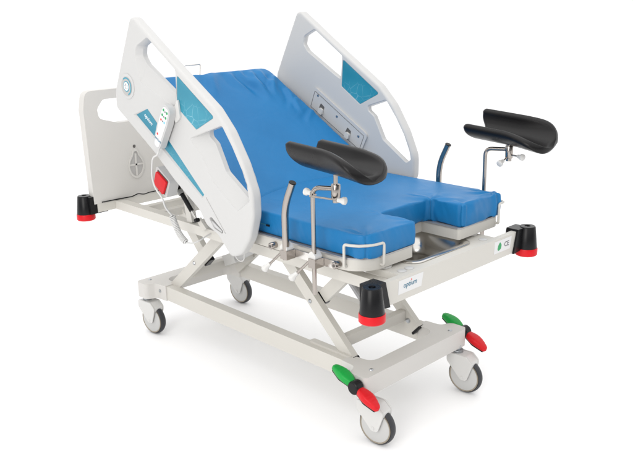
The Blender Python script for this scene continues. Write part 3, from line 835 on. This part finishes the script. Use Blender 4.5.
leg_support('black padded leg support on the near side, seen against the blue mattress', -1, .700, -.492, 1.062, (.786, -.462), V((.773, -.434, 1.205)), math.radians(-4), math.radians(-5), math.radians(2),
            [('pin', (.704, -.512, 1.035), (.815, -.478, 1.032)), ('cap', (.716, -.492, 1.038), (.690, -.492, 1.040))])
leg_support('black padded leg support on the far side, seen against plain white background', 1, .772, .488, 1.070, (.872, .516), V((.868, .528, 1.186)), math.radians(1), math.radians(19), math.radians(4),
            [('pin', (.872, .516, 1.052), (.928, .500, 1.052)), ('cap', (.872, .516, 1.045), (.872, .470, 1.030))])

# ------------------------------------------------------------------ hand grips
def hand_grip(label, x, s):
    t = thing('hand_grip', label, 'hand grip', (x, s*.492, .75), 'bent steel hand grips clamped to the bed sides')
    y = s*.492
    b = bm_new(); add_tube(b, smooth_path([(x, y, .757), (x, y, .965), (x+.048, y, 1.064)], .06, 8), .0135, 24)
    obj('grip_tube', b, M['chrome'], t, smooth=50)
    d = V((.048, 0, .099)).normalized(); e = V((x+.048, y, 1.064))
    b = bm_new(); add_lathe(b, [(0, .0022), (.0128, .0022), (.0144, .0004), (.0144, -.001), (.0135, -.001)], e, d, n=24); obj('end_cap', b, M['black'], t)
    clamp(t, x, s, .015)
hand_grip('bent steel hand grip seen against the mattress, beside the near side rail', .547, -1)
hand_grip('bent steel hand grip between the far side rail and far leg support', .523, 1)

# ------------------------------------------------------------------ remote control
rc = thing('remote_control', 'white hand control with coloured buttons hanging on the outside of the near side rail', 'remote control', (-.138, -.524, 1.10))
ax = V((-.106, 0, -.185)).normalized()             # down along the handset
cx_ = V((math.copysign(1, 1)*ax.z*-1, 0, ax.x))    # across it
RC = V((-.138, -.532, 1.203))
def rp(a, c): p = RC+cx_*a+ax*c; return V((p.x, p.z))
prof = [(.030, -.092), (.033, -.06), (.033, -.02), (.027, .05), (.024, .09)]
out = fillet([(-.030, -.106, .026), (.030, -.106, .026), (.034, -.03, .1), (.0245, .106, .022), (-.0245, .106, .022), (-.034, -.03, .1)], 7)
body = [rp(p.x, p.y) for p in out]
b = bm_new(); add_prism(b, body, -.558, -.5265, 'xz'); rb = obj('handset', b, M['lgrey'], rc, bevel=.009, seg=4)
b = bm_new(); add_prism(b, inset(body, .0085), -.5592, -.5582, 'xz'); kp = obj('keypad_film', b, M['sticker'], rb)
def dots(name, pts, mat, r):
    b = bm_new()
    for a, c in pts:
        q = rp(a, c); add_lathe(b, [(0, .0010), (r*.8, .0010), (r, .0002)], (q.x, -.5593, q.y), (0, -1, 0), n=14)
    obj(name, b, mat, kp)
dots('green_buttons', [(-.013, -.080), (.013, -.080), (-.013, -.056), (.013, -.056)], M['inkgreen'], .0062)
dots('red_buttons', [(-.013, -.032), (-.012, .040)], M['inkred'], .0055)
dots('blue_button', [(.012, -.032)], M['inkblue'], .0058)
dots('grey_symbols', [(0, -.078), (0, -.054), (0, -.032)], M['inkgrey'], .0036)
q = rp(0, .062)
obj('lettering', text_bm('optium', .017, (q.x, -.5596, q.y), (cx_.x, 0, cx_.z) if cx_.x > 0 else (-cx_.x, 0, -cx_.z), (-ax.x, 0, -ax.z), .0006, .15), M['ink'], kp)
b = bm_new(); h0 = rp(0, -.085)
add_prism(b, fillet([(h0.x+.010, h0.y+.004, .004), (h0.x+.044, h0.y+.052, .005), (h0.x+.052, h0.y-.03, .010), (h0.x+.016, h0.y-.055, .004)], 4), -.5262, -.5185, 'xz')
obj('hanging_clip', b, M['white'], rb, bevel=.003)
# its lead: straight, then coiled
e0 = rp(0, .104)
lead = smooth_path([(e0.x, -.542, e0.y), (-.205, -.542, 1.075), (-.250, -.54, 1.06), (-.270, -.535, 1.02), (-.285, -.53, .960), (-.270, -.528, .915), (-.225, -.522, .875), (-.230, -.51, .83), (-.228, -.48, .790)], .03, 5)
b = bm_new(); add_tube(b, lead, .0042, 10); ld = obj('lead', b, M['cable'], rc, smooth=60)
ctr = smooth_path([(-.228, -.48, .790), (-.222, -.472, .755), (-.195, -.468, .700), (-.150, -.465, .672)], .06, 12)
# resample the centre line and wind the coil round it
seg = [0]
for p, q in zip(ctr, ctr[1:]): seg.append(seg[-1]+(q-p).length)
def along(d):
    for i in range(len(seg)-1):
        if d <= seg[i+1] or i == len(seg)-2:
            t = (d-seg[i])/max(1e-6, seg[i+1]-seg[i]); return ctr[i].lerp(ctr[i+1], t), (ctr[i+1]-ctr[i]).normalized()
turns = 20; N = turns*14; helix = []
for k in range(N+1):
    p, t = along(seg[-1]*k/N); u = V((0, 1, 0)); u = (u-t*u.dot(t)).normalized(); w = t.cross(u); a = 2*PI*turns*k/N
    rr = .0115*min(1, k/12, (N-k)/12)
    helix.append(p+(u*math.cos(a)+w*math.sin(a))*rr)
b = bm_new(); add_tube(b, helix, .0036, 8); obj('coiled_lead', b, M['cable'], rc, smooth=70)
b = bm_new(); add_tube(b, smooth_path([(-.150, -.465, .672), (-.130, -.45, .668), (-.105, -.43, .68), (-.105, -.362, .70)], .02, 6), .0036, 10); obj('lead_end', b, M['cable'], rc, smooth=60)

# ------------------------------------------------------------------ camera
cam = bpy.data.cameras.new('camera'); co = bpy.data.objects.new('camera', cam); COL.objects.link(co); sc.camera = co
fw = V((-.68712827, .66904854, -.28324687)); rt = V((.70175896, .71212495, -.02030831)); upv = V((-.18811992, .21272545, .95883199))
mat = Matrix((rt, upv, -fw)).transposed().to_4x4(); mat.translation = V((2.65378675, -2.37931452, 1.70602077))
co.matrix_world = mat
cam.sensor_width = 36; cam.lens = 780.92/633*36; cam.clip_end = 300; cam.clip_start = .05

# ------------------------------------------------------------------ studio light
w = bpy.data.worlds.new('World'); sc.world = w; w.use_nodes = True
nt = w.node_tree; bg = nt.nodes['Background']
# an even white cyclorama, dark band added low behind the camera for chrome contrast
tc = nt.nodes.new('ShaderNodeTexCoord'); sep = nt.nodes.new('ShaderNodeSeparateXYZ')
nt.links.new(tc.outputs['Generated'], sep.inputs[0])
dot = nt.nodes.new('ShaderNodeVectorMath'); dot.operation = 'DOT_PRODUCT'; dot.inputs[1].default_value = (.716, -.698, 0)
nt.links.new(tc.outputs['Generated'], dot.inputs[0])
def mrange(src, a, b_, c, d):
    m = nt.nodes.new('ShaderNodeMapRange'); m.interpolation_type = 'SMOOTHSTEP'
    for k, v in zip(('From Min', 'From Max', 'To Min', 'To Max'), (a, b_, c, d)): m.inputs[k].default_value = v
    nt.links.new(src, m.inputs['Value']); return m.outputs['Result']
behind = mrange(dot.outputs['Value'], -.15, .55, 0, 1)
low = mrange(sep.outputs['Z'], .18, .42, 1, 0)
mu = nt.nodes.new('ShaderNodeMath'); mu.operation = 'MULTIPLY'; nt.links.new(behind, mu.inputs[0]); nt.links.new(low, mu.inputs[1])
mx = nt.nodes.new('ShaderNodeMix'); mx.data_type = 'RGBA'
mx.inputs['A'].default_value = (1, 1, 1, 1); mx.inputs['B'].default_value = (.16, .16, .17, 1)
nt.links.new(mu.outputs[0], mx.inputs['Factor'])
nt.links.new(mx.outputs['Result'], bg.inputs['Color']); bg.inputs['Strength'].default_value = 1.25

def area_light(name, loc, target, sx, sy, power, col=(1, 1, 1)):
    l = bpy.data.lights.new(name, 'AREA'); l.shape = 'RECTANGLE'; l.size = sx; l.size_y = sy; l.energy = power; l.color = col
    o = bpy.data.objects.new(name, l); COL.objects.link(o); o.location = loc
    o.rotation_euler = (V(target)-V(loc)).to_track_quat('-Z', 'Y').to_euler()
area_light('overhead_softbox', (.3, -.3, 4.2), (0, 0, .5), 4.0, 3.2, 45, (1, .985, .96))
area_light('side_softbox', (1.9, -4.3, 2.4), (0, 0, .7), 2.4, 2.4, 85, (1, .98, .95))

sc.view_settings.view_transform = 'Standard'; sc.view_settings.look = 'None'; sc.view_settings.exposure = 0; sc.view_settings.gamma = 1
